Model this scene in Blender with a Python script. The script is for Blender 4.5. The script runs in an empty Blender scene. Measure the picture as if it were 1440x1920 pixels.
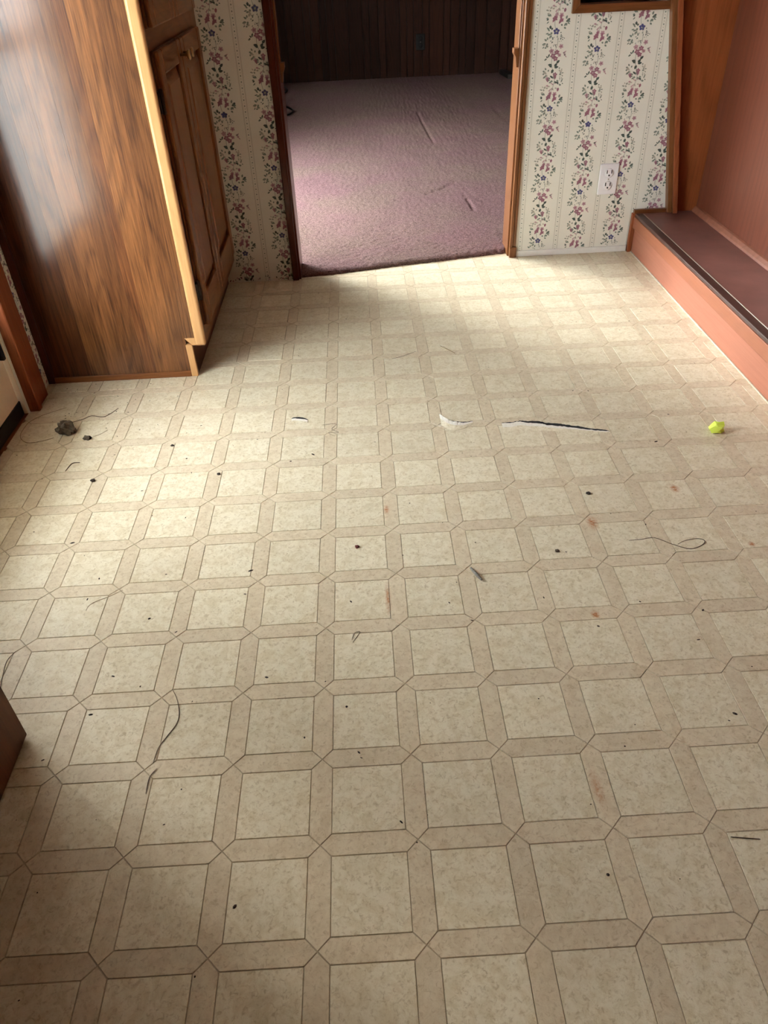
import bpy, bmesh, math, random
from mathutils import Vector, Matrix, noise

S = 0.15            # one repeat of the floor pattern, in metres; all plan dimensions below are in repeats
sc = bpy.context.scene
COL = sc.collection

# ------------------------------------------------------------------ camera
cam_d = bpy.data.cameras.new('camera')
cam = bpy.data.objects.new('camera', cam_d)
COL.objects.link(cam)
cam_d.sensor_fit = 'VERTICAL'
cam_d.sensor_height = 24.0
cam_d.lens = 1386.6 / 1920 * 24.0
cam_d.clip_start = 0.02
cam_d.clip_end = 200
PITCH, YAW, ROLL = 0.662463, 0.014262, -0.047078
cp, sp, cy, sy = math.cos(PITCH), math.sin(PITCH), math.cos(YAW), math.sin(YAW)
fwd = Vector((sy * cp, cy * cp, -sp))
rgt = Vector((cy, -sy, 0))
upv = rgt.cross(fwd)
r2 = rgt * math.cos(ROLL) + upv * math.sin(ROLL)
u2 = -rgt * math.sin(ROLL) + upv * math.cos(ROLL)
CAMP = Vector((0.754706, -2.882591, 7.287033))
M = Matrix((r2, u2, -fwd)).transposed().to_4x4()
M.translation = CAMP * S
cam.matrix_world = M
sc.camera = cam

# ------------------------------------------------------------------ sky, exposure, window openings
SKY = 9.0
w = bpy.data.worlds.new('overcast_sky')
sc.world = w
w.use_nodes = True
bg = w.node_tree.nodes['Background']
bg.inputs['Color'].default_value = (0.90, 0.96, 1.0, 1)
bg.inputs['Strength'].default_value = SKY
sun_d = bpy.data.lights.new('hazy_sun', 'SUN')
sun_d.energy = 1.9
sun_d.angle = math.radians(16)
sun_d.color = (1.0, 0.975, 0.93)
sun = bpy.data.objects.new('hazy_sun', sun_d)
COL.objects.link(sun)
sun.rotation_euler = Vector((math.cos(math.radians(26)) * 0.717, -math.cos(math.radians(26)) * 0.697, -math.sin(math.radians(26)))).to_track_quat('-Z', 'Y').to_euler()
sc.view_settings.view_transform = 'Standard'
sc.view_settings.look = 'None'
sc.view_settings.gamma = 1
sc.view_settings.use_curve_mapping = False
sc.view_settings.exposure = 1.42
sc.cycles.max_bounces = 8
sc.cycles.diffuse_bounces = 4
sc.cycles.transparent_max_bounces = 12
sc.cycles.adaptive_threshold = 0.06
sc.cycles.adaptive_min_samples = 16
sc.cycles.sample_clamp_indirect = 6
sc.cycles.caustics_reflective = False
sc.cycles.caustics_refractive = False


DOOR_Y = (4.55, 10.3)
WIN_Y = (19.2, 30.5)
WIN_Z = (1.4, 12.6)
FWIN = (43.0, 45.4, 5.5, 9.0)
FILL_WIN = (-7.0, -3.6, 7.3, 11.4)  # added opening, out of view, that brightens the near floor


# ------------------------------------------------------------------ helpers: materials
def lin(c):
    return c / 12.92 if c <= 0.04045 else ((c + 0.055) / 1.055) ** 2.4


def rgb(r, g, b):
    return (lin(r / 255), lin(g / 255), lin(b / 255), 1)


class NT:
    def __init__(self, name):
        self.m = bpy.data.materials.new(name)
        self.m.use_nodes = True
        self.t = self.m.node_tree
        self.b = self.t.nodes['Principled BSDF']

    def n(self, typ, **kw):
        nd = self.t.nodes.new(typ)
        for k, v in kw.items():
            if k.startswith('i_'):
                key = k[2:]
                key = int(key) if key.isdigit() else key.replace('_', ' ')
                self.put(nd, key, v)
            else:
                setattr(nd, k, v)
        return nd

    def put(self, nd, key, v):
        if hasattr(v, 'is_output'):
            self.t.links.new(v, nd.inputs[key])
        else:
            nd.inputs[key].default_value = v

    def math(self, op, a, b=0.0, clamp=False):
        nd = self.n('ShaderNodeMath', operation=op, use_clamp=clamp)
        self.put(nd, 0, a)
        self.put(nd, 1, b)
        return nd.outputs[0]

    def mix(self, f, a, b, blend='MIX'):
        nd = self.n('ShaderNodeMix', data_type='RGBA', blend_type=blend)
        self.put(nd, 0, f)
        self.put(nd, 6, a)
        self.put(nd, 7, b)
        return nd.outputs[2]

    def noise(self, vec, scale, detail=3.0, rough=0.55, dist=0.0):
        nd = self.n('ShaderNodeTexNoise')
        self.put(nd, 'Vector', vec)
        self.put(nd, 'Scale', scale)
        self.put(nd, 'Detail', detail)
        self.put(nd, 'Roughness', rough)
        self.put(nd, 'Distortion', dist)
        return nd.outputs['Fac']

    def remap(self, v, a, b, c=0.0, d=1.0):
        nd = self.n('ShaderNodeMapRange')
        self.put(nd, 0, v)
        for i, q in enumerate((a, b, c, d)):
            self.put(nd, i + 1, q)
        return nd.outputs[0]

    def pos(self, scale=(1, 1, 1), rand=0.0):
        g = self.n('ShaderNodeNewGeometry').outputs['Position']
        mp = self.n('ShaderNodeMapping')
        self.put(mp, 'Vector', g)
        self.put(mp, 'Scale', scale)
        v = mp.outputs[0]
        if rand:
            oi = self.n('ShaderNodeObjectInfo').outputs['Random']
            cx = self.n('ShaderNodeCombineXYZ')
            for i in range(3):
                self.put(cx, i, self.math('MULTIPLY', oi, rand * (1 + i * 0.37)))
            ad = self.n('ShaderNodeVectorMath', operation='ADD')
            self.put(ad, 0, v)
            self.put(ad, 1, cx.outputs[0])
            v = ad.outputs[0]
        return v

    def rand(self):
        return self.n('ShaderNodeObjectInfo').outputs['Random']

    def bump(self, h, strength, dist=0.001):
        nd = self.n('ShaderNodeBump')
        self.put(nd, 'Strength', strength)
        self.put(nd, 'Distance', dist)
        self.put(nd, 'Height', h)
        self.put(self.b, 'Normal', nd.outputs[0])

    def set(self, color=None, rough=None, **kw):
        if color is not None:
            self.put(self.b, 'Base Color', color)
        if rough is not None:
            self.put(self.b, 'Roughness', rough)
        for k, v in kw.items():
            self.put(self.b, k.replace('_', ' '), v)
        return self.m


def plain(name, col, rough=0.5, var=0.08, scale=30, bump=0.0, bscale=400, **kw):
    t = NT(name)
    v = t.noise(t.pos(), scale, 4)
    c2 = tuple(x * (1 - var * 2.5) for x in col[:3]) + (1,)
    t.set(t.mix(t.remap(v, 0.3, 0.7), col, c2), rough, **kw)
    if bump:
        t.bump(t.noise(t.pos(), bscale, 3), bump)
    return t.m


def wood(name, dark, light, axis=2, rough=0.35, ring=1.0, rs=1.0, coat=0.0, tone=0.0, streak=0.5, bump=0.1, freq=5.5):
    """oak-like grain running along one axis"""
    t = NT(name)
    al = 0.14
    sv = [1, 1, 1]
    sv[axis] = al
    p = t.pos(tuple(sv), 9.0)
    n1 = t.noise(p, freq * rs, 1, 0.35, 0.15)
    rings = t.math('SINE', t.math('MULTIPLY', n1, 150.0))
    rings = t.remap(rings, -1, 1, 0, 1)
    rings = t.math('POWER', rings, 2.5)
    sv2 = [1, 1, 1]
    sv2[axis] = 0.035
    p2 = t.pos(tuple(sv2), 5.0)
    fine = t.noise(p2, 210 * rs, 4, 0.7)
    fine = t.remap(fine, 0.36, 0.66)
    big = t.noise(p, 3.0, 2)
    f = t.math('ADD', t.math('MULTIPLY', rings, 0.42 * ring), t.math('MULTIPLY', fine, streak), True)
    f = t.math('ADD', f, t.math('MULTIPLY', t.math('SUBTRACT', big, 0.5), 0.5), True)
    c = t.mix(f, light, dark)
    if tone == 'plank':
        at = t.n('ShaderNodeAttribute', attribute_type='OBJECT', attribute_name='tone')
        c = t.mix(1.0, c, at.outputs['Color'], 'MULTIPLY')
    elif tone:
        k = t.remap(t.rand(), 0, 1, 1 - tone, 1 + tone * 0.6)
        hv = t.n('ShaderNodeHueSaturation')
        t.put(hv, 'Color', c)
        t.put(hv, 'Value', k)
        c = hv.outputs[0]
    t.set(c, rough)
    if coat:
        t.put(t.b, 'Coat Weight', coat)
        t.put(t.b, 'Coat Roughness', 0.17)
        t.put(t.b, 'Specular IOR Level', 0.15)
    if bump:
        t.bump(fine, bump, 0.0006)
    return t.m


# ------------------------------------------------------------------ helpers: geometry
def finish(name, verts, faces, mat, parent=None, mats=None, fmats=None, smooth=False, org=None):
    """verts in repeats (world); the object's origin stays at its parent's base"""
    if org is None:
        org = Vector(parent['_org']) if parent is not None and '_org' in parent else Vector((0, 0, 0))
    me = bpy.data.meshes.new(name)
    me.from_pydata([((v[0] - org[0]) * S, (v[1] - org[1]) * S, (v[2] - org[2]) * S) for v in verts], [], faces)
    for m_ in (mats or [mat]):
        me.materials.append(m_)
    if fmats:
        me.polygons.foreach_set('material_index', fmats)
    if smooth:
        me.polygons.foreach_set('use_smooth', [True] * len(me.polygons))
    me.update()
    o = bpy.data.objects.new(name, me)
    COL.objects.link(o)
    if parent is not None:
        o.parent = parent
        o['_org'] = tuple(org)
    else:
        o.location = (org[0] * S, org[1] * S, org[2] * S)
        o['_org'] = tuple(org)
    return o


def tag(o, label, cat, group=None, kind=None):
    o['label'] = label
    o['category'] = cat
    if group:
        o['group'] = group
    if kind:
        o['kind'] = kind
    return o


def thing(name, label, cat, loc, kind=None, group=None):
    o = bpy.data.objects.new(name, None)
    COL.objects.link(o)
    o.empty_display_size = 0.05
    o.location = Vector(loc) * S
    o['_org'] = tuple(loc)
    return tag(o, label, cat, group, kind)


CUBE_F = [(0, 3, 2, 1), (4, 5, 6, 7), (0, 1, 5, 4), (1, 2, 6, 5), (2, 3, 7, 6), (3, 0, 4, 7)]


def box_vf(x0, x1, y0, y1, z0, z1):
    return [(x0, y0, z0), (x1, y0, z0), (x1, y1, z0), (x0, y1, z0), (x0, y0, z1), (x1, y0, z1), (x1, y1, z1), (x0, y1, z1)], CUBE_F


def bevel_me(o, r, seg=2):
    bm = bmesh.new()
    bm.from_mesh(o.data)
    bmesh.ops.bevel(bm, geom=list(bm.edges), offset=r * S, segments=seg, profile=0.5, affect='EDGES', clamp_overlap=True)
    bmesh.ops.recalc_face_normals(bm, faces=bm.faces)
    bm.to_mesh(o.data)
    bm.free()


def box(name, b, mat, parent=None, bev=0.0, seg=2):
    v, f = box_vf(*b)
    o = finish(name, v, f, mat, parent)
    if bev:
        bevel_me(o, bev, seg)
    return o


def boxes(name, bs, mat, parent=None):
    V, F = [], []
    for b in bs:
        v, f = box_vf(*b)
        k = len(V)
        V += v
        F += [tuple(i + k for i in q) for q in f]
    return finish(name, V, F, mat, parent)


def prism(name, poly, axis, a0, a1, mat, parent=None, bev=0.0):
    """polygon in the two remaining axes (in x,y,z order) extruded along axis from a0 to a1"""
    n = len(poly)
    V = []
    for a in (a0, a1):
        for p, q in poly:
            V.append([(a, p, q), (p, a, q), (p, q, a)][axis])
    F = [tuple(range(n))[::-1], tuple(range(n, 2 * n))]
    for i in range(n):
        j = (i + 1) % n
        F.append((i, j, n + j, n + i))
    o = finish(name, V, F, mat, parent)
    bm = bmesh.new()
    bm.from_mesh(o.data)
    if bev:
        bmesh.ops.bevel(bm, geom=list(bm.edges), offset=bev * S, segments=2, profile=0.5, affect='EDGES', clamp_overlap=True)
    bmesh.ops.recalc_face_normals(bm, faces=bm.faces)
    bm.to_mesh(o.data)
    bm.free()
    return o


def smooth_path(pts, n=6):
    P = [Vector(p) for p in pts]
    out = []
    for i in range(len(P) - 1):
        p0, p1, p2, p3 = P[max(0, i - 1)], P[i], P[i + 1], P[min(len(P) - 1, i + 2)]
        for k in range(n):
            t = k / n
            out.append(0.5 * ((2 * p1) + (p2 - p0) * t + (2 * p0 - 5 * p1 + 4 * p2 - p3) * t * t + (3 * p1 - p0 - 3 * p2 + p3) * t ** 3))
    out.append(P[-1])
    return out


def tube(name, pts, rad, mat, parent=None, sides=6, taper=True, org=None, flat=1.0):
    P = smooth_path(pts)
    V, F = [], []
    n = len(P)
    for i, p in enumerate(P):
        d = (P[min(n - 1, i + 1)] - P[max(0, i - 1)]).normalized()
        a = d.cross(Vector((0, 0, 1)))
        a = a.normalized() if a.length > 1e-4 else Vector((1, 0, 0))
        b = a.cross(d).normalized()
        r = rad
        if taper:
            r = rad * (0.35 + 0.65 * math.sin(math.pi * (0.12 + 0.76 * i / (n - 1))))
        for k in range(sides):
            t = 2 * math.pi * k / sides
            V.append(p + a * math.cos(t) * r + b * math.sin(t) * r * flat)
    for i in range(n - 1):
        for k in range(sides):
            k2 = (k + 1) % sides
            F.append((i * sides + k, i * sides + k2, (i + 1) * sides + k2, (i + 1) * sides + k))
    F.append(tuple(range(sides))[::-1])
    F.append(tuple(range((n - 1) * sides, n * sides)))
    return finish(name, V, F, mat, parent, smooth=True, org=org)


def lathe(name, prof, c, axis, mat, parent=None, n=16):
    """profile of (radius, offset along axis) about point c"""
    V, F = [], []
    for r, a in prof:
        for k in range(n):
            t = 2 * math.pi * k / n
            u, v_ = r * math.cos(t), r * math.sin(t)
            q = [(a, u, v_), (u, a, v_), (u, v_, a)][axis]
            V.append((c[0] + q[0], c[1] + q[1], c[2] + q[2]))
    for i in range(len(prof) - 1):
        for k in range(n):
            k2 = (k + 1) % n
            F.append((i * n + k, i * n + k2, (i + 1) * n + k2, (i + 1) * n + k))
    F.append(tuple(range(n)))
    F.append(tuple(range((len(prof) - 1) * n, len(prof) * n)))
    o = finish(name, V, F, mat, parent, smooth=True)
    bm = bmesh.new()
    bm.from_mesh(o.data)
    bmesh.ops.recalc_face_normals(bm, faces=bm.faces)
    bm.to_mesh(o.data)
    bm.free()
    return o


# ------------------------------------------------------------------ materials
def vinyl(name, light, mid, dark, amount):
    t = NT(name)
    p = t.pos()
    a = t.noise(p, 42, 4, 0.72, 0.8)
    b = t.noise(p, 130, 3, 0.7, 0.9)
    sp_ = t.noise(p, 620, 2, 0.6)
    f = t.math('ADD', t.math('MULTIPLY', t.remap(a, 0.42, 0.62), 0.7), t.math('MULTIPLY', t.remap(b, 0.46, 0.72), 0.55 * amount), True)
    c = t.mix(f, light, mid)
    c = t.mix(t.math('MULTIPLY', t.remap(b, 0.55, 0.70), 0.55), c, dark)
    c = t.mix(t.math('MULTIPLY', t.remap(sp_, 0.60, 0.72), 0.22), c, dark)
    # traffic grime
    g = t.noise(p, 4.5, 3, 0.6)
    c = t.mix(t.math('MULTIPLY', t.remap(g, 0.5, 0.75), 0.22), c, rgb(186, 168, 140))
    # rust stains with shapes of their own
    gpos = t.n('ShaderNodeNewGeometry').outputs['Position']
    tot = None
    for (sx, sy_, rx, ry, k) in STAINS:
        mp = t.n('ShaderNodeVectorMath', operation='SUBTRACT')
        t.put(mp, 0, gpos)
        mp.inputs[1].default_value = (sx * S, sy_ * S, 0)
        ms = t.n('ShaderNodeVectorMath', operation='MULTIPLY')
        t.put(ms, 0, mp.outputs[0])
        ms.inputs[1].default_value = (1 / (rx * S), 1 / (ry * S), 0)
        ln = t.n('ShaderNodeVectorMath', operation='LENGTH')
        t.put(ln, 0, ms.outputs[0])
        q = t.math('MULTIPLY', t.remap(ln.outputs['Value'], 1.0, 0.0), k)
        tot = q if tot is None else t.math('ADD', tot, q)
    brk = t.remap(t.noise(p, 160, 2, 0.6), 0.35, 0.6, 0.25, 1.0)
    c = t.mix(t.math('MULTIPLY', t.math('MULTIPLY', tot, 1.7), brk, True), c, rgb(176, 112, 62))
    hv = t.n('ShaderNodeHueSaturation')
    t.put(hv, 'Color', c)
    t.put(hv, 'Value', t.remap(t.rand(), 0, 1, 0.965, 1.03))
    t.set(hv.outputs[0], t.remap(g, 0.3, 0.7, 0.30, 0.42))
    h = t.noise(p, 480, 2, 0.65)
    t.bump(h, 0.4, 0.0007)
    return t.m


STAINS = [(5.64, 6.65, .09, .13, .9), (4.09, 5.9, .1, .2, .75), (3.62, 3.97, .07, .09, 1.0), (0.86, 4.5, .05, .42, .6),
          (0.93, 6.52, .06, .14, .7), (6.27, 5.2, .06, .07, .9), (2.96, 1.45, .07, .3, .45)]

m_tile = vinyl('vinyl_square', rgb(228, 220, 196), rgb(208, 195, 163), rgb(172, 155, 125), 1.15)
m_strip = vinyl('vinyl_strip', rgb(218, 206, 180), rgb(202, 186, 157), rgb(170, 151, 122), 1.1)
m_joint = plain('vinyl_joint', rgb(190, 170, 142), 0.5, 0.1)
m_paper = plain('wallpaper_cream', rgb(235, 234, 222), 0.6, 0.03, 6, 0.08, 900)
m_print = [plain('print_rose', rgb(192, 156, 162), 0.6), plain('print_deep_rose', rgb(160, 108, 124), 0.6),
           plain('print_blue', rgb(78, 80, 132), 0.6), plain('print_sage', rgb(128, 144, 130), 0.6),
           plain('print_dark_green', rgb(76, 92, 84), 0.6), plain('print_pale_grey', rgb(186, 184, 168), 0.6)]
m_ceiling = plain('ceiling_white', rgb(214, 206, 192), 0.7, 0.03)
m_oak = wood('oak_laminate', rgb(64, 37, 21), rgb(130, 85, 48), 2, 0.4, 0.6, 1.0, 0.8, 'plank', 0.7, 0.02)
m_oak_door = wood('oak_door', rgb(88, 50, 24), rgb(136, 86, 46), 2, 0.34, 0.8, 1.2, 0.2, 0.05)
m_oak_h = wood('oak_rail', rgb(88, 50, 24), rgb(136, 86, 46), 1, 0.34, 0.8, 1.2, 0.2, 0.05)
m_pale_oak = wood('pale_oak_edge', rgb(178, 126, 76), rgb(212, 164, 110), 2, 0.3, 0.3, 1.5, 0.8, 0.0, 0.3, 0.0)
m_base_trim = wood('brown_base_trim', rgb(96, 56, 30), rgb(140, 88, 50), 0, 0.35, 0.4, 1.5, 0.1)
m_dark_trim = wood('dark_side_trim', rgb(60, 30, 20), rgb(88, 46, 30), 2, 0.35, 0.4, 1.5, 0.1)
m_casing = wood('red_brown_casing', rgb(112, 58, 34), rgb(150, 84, 52), 2, 0.32, 0.5, 1.4, 0.25)
m_casing_l = wood('dark_red_casing', rgb(66, 29, 16), rgb(92, 44, 26), 2, 0.3, 0.5, 1.4, 0.4)
m_casing_r = wood('brown_casing', rgb(100, 62, 36), rgb(130, 85, 52), 2, 0.32, 0.5, 1.4, 0.25)
m_casing_rh = wood('brown_casing_rail', rgb(92, 54, 31), rgb(122, 75, 44), 0, 0.32, 0.5, 1.4, 0.25)
m_redwood = wood('red_plywood', rgb(88, 45, 32), rgb(118, 66, 48), 2, 0.36, 0.55, 0.8, 0.0, 0.0, 0.45, 0.06, 3.0)
m_endwood = wood('orange_plywood', rgb(110, 56, 30), rgb(152, 84, 48), 2, 0.34, 0.6, 0.8, 0.1, 0.0, 0.4, 0.06, 3.0)
m_riser = wood('salmon_board', rgb(148, 88, 66), rgb(168, 108, 84), 1, 0.5, 0.3, 0.8, 0.0, 0.0, 0.35, 0.05)
m_rail = wood('salmon_rail', rgb(130, 74, 48), rgb(156, 94, 64), 1, 0.45, 0.3, 0.9, 0.0, 0.0, 0.35, 0.05)
m_tread = plain('worn_dark_red_tread', rgb(132, 90, 82), 0.36, 0.14, 9, 0.1, 300)
m_tread_edge = plain('dark_nosing', rgb(72, 44, 36), 0.45, 0.12, 30)
m_metal = plain('bright_metal', rgb(200, 190, 175), 0.3, 0.05, 50, Metallic=0.8)
m_cove = plain('dusty_cove', rgb(140, 86, 64), 0.55, 0.12, 40)
m_caulk = plain('pale_caulk', rgb(206, 192, 170), 0.6, 0.1, 40)
m_white = plain('white_paint', rgb(232, 232, 226), 0.45, 0.03)
m_plastic = plain('white_plastic', rgb(236, 236, 238), 0.3, 0.02)
m_slot = plain('black_slot', rgb(14, 13, 12), 0.8)
m_black = plain('black_rubber', rgb(24, 25, 28), 0.5, 0.15)
m_bluesteel = plain('blue_black_steel', rgb(36, 44, 56), 0.4, 0.1, Metallic=0.5)
m_doorcream = plain('cream_door_paint', rgb(226, 206, 180), 0.45, 0.03, 20, 0.1, 600)
m_brass = plain('antique_brass', rgb(168, 140, 96), 0.28, 0.1, Metallic=0.9)
m_hinge = plain('dark_hinge', rgb(56, 46, 36), 0.35, 0.1, Metallic=0.7)
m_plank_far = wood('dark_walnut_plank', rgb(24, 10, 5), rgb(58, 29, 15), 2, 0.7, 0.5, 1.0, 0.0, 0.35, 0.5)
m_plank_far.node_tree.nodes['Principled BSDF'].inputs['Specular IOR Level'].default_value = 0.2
m_groove = plain('dark_groove', rgb(22, 12, 8), 0.6)
m_soil = plain('dry_soil', rgb(104, 92, 76), 0.95, 0.25, 120, 0.8, 500)
m_soil_red = plain('brown_clay', rgb(122, 90, 70), 0.95, 0.2, 120, 0.8, 500)
m_straw = plain('dry_straw', rgb(166, 140, 102), 0.6, 0.2, 200)
m_straw_d = plain('dark_straw', rgb(104, 82, 58), 0.6, 0.2, 200)
m_hair = plain('brown_fibre', rgb(96, 76, 56), 0.6, 0.2, 200)
m_crumb = plain('dark_crumb', rgb(58, 46, 36), 0.8, 0.2, 300)
m_crumb_r = plain('red_crumb', rgb(120, 50, 40), 0.7, 0.2, 300)
m_gap = plain('dark_subfloor', rgb(26, 30, 34), 0.8, 0.2, 200)
m_lip_lit = plain('torn_lip_lit_white', rgb(238, 234, 222), 0.7, 0.05, 200)  # torn edge whitened for the light its curled swelling catches
m_flake = plain('grey_flake', rgb(150, 146, 134), 0.7, 0.25, 150)
m_yellow = plain('fluorescent_paper', rgb(224, 246, 96), 0.6, 0.04, 60)
m_grass = plain('pale_concrete', rgb(206, 204, 198), 0.9, 0.06, 3)
m_worktop = plain('laminate_worktop', rgb(190, 178, 156), 0.4, 0.06, 60)

tg = NT('clear_glass')
tr = tg.n('ShaderNodeBsdfTransparent')
gl = tg.n('ShaderNodeBsdfGlossy')
gl.inputs['Roughness'].default_value = 0.02
lw = tg.n('ShaderNodeLayerWeight')
lw.inputs['Blend'].default_value = 0.5
fr_ = tg.math('ADD', tg.math('MULTIPLY', tg.math('POWER', lw.outputs['Facing'], 5.0), 0.6), 0.03)
mx = tg.n('ShaderNodeMixShader')
tg.t.links.new(fr_, mx.inputs[0])
tg.t.links.new(tr.outputs[0], mx.inputs[1])
tg.t.links.new(gl.outputs[0], mx.inputs[2])
tg.t.links.new(mx.outputs[0], tg.t.nodes['Material Output'].inputs[0])
m_glass = tg.m

tc = NT('mauve_carpet')
pc = tc.pos()
ca = tc.noise(pc, 110, 3, 0.75)
cb = tc.noise(pc, 2.2, 4, 0.6)
cc = tc.noise(pc, 240, 2)
c_ = tc.mix(tc.remap(cb, 0.38, 0.62), rgb(110, 84, 85), rgb(108, 92, 82))
c_ = tc.mix(tc.math('MULTIPLY', tc.remap(ca, 0.44, 0.62), 0.75), c_, rgb(58, 40, 43))
c_ = tc.mix(tc.math('MULTIPLY', tc.remap(cc, 0.45, 0.65), 0.5), c_, rgb(158, 128, 126))
tc.set(c_, 0.95, Specular_IOR_Level=0.05)
tc.bump(ca, 0.3, 0.003)
m_carpet = tc.m

# ------------------------------------------------------------------ the shell
XL, XR = -6.05, 9.95          # exterior wall and panelled right wall
YB = -12.0                    # wall behind the camera
YL, YR = 16.92, 17.84         # partition: left part stands further forward than the right part
YF = 51.0                     # far wall of the carpeted room
ZC = 16.0
XFR = 17.0                    # right wall of the carpeted room


def struct(o, label, cat):
    return tag(o, label, cat, kind='structure')


g_out = box('ground', (-260, 120, -160, 200, -3.2, -1.6), m_grass)
struct(g_out, 'pale concrete yard outside the windows', 'ground')

pr = thing('added_porch_shade', 'added unseen roof, wall and posts that hold daylight off the outer door', 'roof', (-9.8, 6.5, -1.6), kind='structure')  # unseen porch, added to hold back sky light near the door
m_added_porch = plain('added_porch_paint', rgb(196, 192, 182), 0.7, 0.04)
prism('shade_slab', [(-13.0, 13.2), (-6.66, 13.7), (-6.66, 14.1), (-13.0, 13.6)], 1, -3.0, 12.6, m_added_porch, pr)
box('sun_block_wall', (-13.0, -6.66, 12.2, 12.5, -1.6, 13.2), m_added_porch, pr, .02)  # added out of view to keep the sun off the door
for py_ in (-2.6, 11.8):
    box('added_post', (-12.9, -12.4, py_ - .25, py_ + .25, -1.6, 13.25), m_added_porch, pr, .03)

flo = box('floor', (XL, XFR, YB, YF, -1.0, -0.011), m_joint)
struct(flo, 'cream sheet vinyl floor with squares framed by mitred pink beige strips', 'floor')
WB = 0.118                    # half width of the strips
GP = 0.0022                   # half joint


def tile_mesh(name, poly, mat, top=0.0, lip=0.005, dep=0.010):
    """flat piece with an eased edge; poly counter-clockwise about the origin"""
    n = len(poly)
    inner = []
    for i in range(n):
        a, b, c = Vector(poly[i - 1]), Vector(poly[i]), Vector(poly[(i + 1) % n])
        d1, d2 = (b - a).normalized(), (c - b).normalized()
        n1, n2 = Vector((-d1.y, d1.x)), Vector((-d2.y, d2.x))
        bis = (n1 + n2)
        bis = bis / max(0.2, bis.length_squared / 2)
        inner.append(b + bis * lip)
    V = [(p[0] * S, p[1] * S, (top - dep) * S) for p in poly] + [(p.x * S, p.y * S, top * S) for p in inner]
    F = [tuple(range(n, 2 * n))] + [(i, (i + 1) % n, n + (i + 1) % n, n + i) for i in range(n)]
    me = bpy.data.meshes.new(name)
    me.from_pydata(V, [], F)
    me.materials.append(mat)
    me.update()
    return me


a_, g2 = WB + GP, GP * 1.4
me_sq = tile_mesh('vinyl_square', [(a_, a_), (1 - a_, a_), (1 - a_, 1 - a_), (a_, 1 - a_)], m_tile)
b_ = WB - GP
me_h = tile_mesh('vinyl_strip_h', [(g2, 0), (b_ + g2, -b_), (1 - b_ - g2, -b_), (1 - g2, 0), (1 - b_ - g2, b_), (b_ + g2, b_)], m_strip)
me_v = tile_mesh('vinyl_strip_v', [(0, g2), (b_, b_ + g2), (b_, 1 - b_ - g2), (0, 1 - g2), (-b_, 1 - b_ - g2), (-b_, b_ + g2)], m_strip)


def to_px(p):
    d = Vector(p) - CAMP
    z = d.dot(fwd)
    if z < 0.1:
        return None
    return 720 + 1386.6 * d.dot(r2) / z, 960 - 1386.6 * d.dot(u2) / z, z


def shows(x, y):
    """could the photograph show a pattern piece centred here (not under a cabinet)?"""
    if y > 17.9 or x > 8.45 or x < -6.1:
        return 0
    if x < -3.3 and y > 12.1 or x < -4.2 and y < 2.0:
        return 0
    q = to_px((x, y, 0))
    if q is None or not (-110 < q[0] < 1550 and 380 < q[1] < 2060):
        return 0
    return 1 / q[2]


def allowed(kind, i, j):
    x1 = i + 1 if kind != 'v' else i + WB
    y1 = j + 1 if kind != 'h' else j + WB
    return i > -6.9 and x1 < 9.3 and j > -12 and y1 < 19.3


cand = {'q': [], 'h': [], 'v': []}
rest = []
for i in range(-7, 10):
    for j in range(-12, 19):
        for kd, (cx_, cy_) in (('q', (i + .5, j + .5)), ('h', (i + .5, j)), ('v', (i, j + .5))):
            if not allowed(kd, i, j):
                continue
            s_ = shows(cx_, cy_)
            (cand[kd].append((s_, i, j)) if s_ else rest.append((kd, i, j)))
hv_ = sorted([(s_, i, j, 'h') for s_, i, j in cand['h']] + [(s_, i, j, 'v') for s_, i, j in cand['v']], reverse=True)
rest += [(k, i, j) for _, i, j, k in hv_[300:]]
sq_ = sorted(cand['q'], reverse=True)
rest += [('q', i, j) for _, i, j in sq_[300:]]


def put_piece(name, me, i, j):
    o = bpy.data.objects.new(name, me)
    COL.objects.link(o)
    o.parent = flo
    o.location = (i * S, j * S, 0)


for _, i, j in sq_[:300]:
    put_piece('vinyl_square', me_sq, i, j)
for _, i, j, k in hv_[:300]:
    put_piece('vinyl_strip', me_h if k == 'h' else me_v, i, j)
for nm, keys, mt in (('vinyl_squares_beyond', 'q', m_tile), ('vinyl_strips_beyond', 'hv', m_strip)):
    V, F = [], []
    for k, i, j in rest:
        if k in keys:
            me = {'q': me_sq, 'h': me_h, 'v': me_v}[k]
            o0 = len(V)
            V += [(v.co.x / S + i, v.co.y / S + j, v.co.z / S) for v in me.vertices]
            F += [tuple(q + o0 for q in p.vertices) for p in me.polygons]
    oo = finish(nm, V, F, mt, flo)
    oo['kind'] = 'stuff'

# left exterior wall with door and window openings
wl = boxes('wall_left', [
    (XL - .6, XL, YB, FILL_WIN[0], 0, ZC), (XL - .6, XL, FILL_WIN[0], FILL_WIN[1], 0, FILL_WIN[2]), (XL - .6, XL, FILL_WIN[0], FILL_WIN[1], FILL_WIN[3], ZC), (XL - .6, XL, FILL_WIN[1], DOOR_Y[0], 0, ZC), (XL - .6, XL, DOOR_Y[0], DOOR_Y[1], 13.3, ZC), (XL - .6, XL, DOOR_Y[1], WIN_Y[0], 0, ZC),
    (XL - .6, XL, WIN_Y[0], WIN_Y[1], 0, WIN_Z[0]), (XL - .6, XL, WIN_Y[0], WIN_Y[1], WIN_Z[1], ZC), (XL - .6, XL, WIN_Y[1], FWIN[0], 0, ZC), (XL - .6, XL, FWIN[0], FWIN[1], 0, FWIN[2]), (XL - .6, XL, FWIN[0], FWIN[1], FWIN[3], ZC), (XL - .6, XL, FWIN[1], YF + .9, 0, ZC)], m_paper)
struct(wl, 'cream wallpapered outer wall on the left beside the half glazed door', 'wall')
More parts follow.
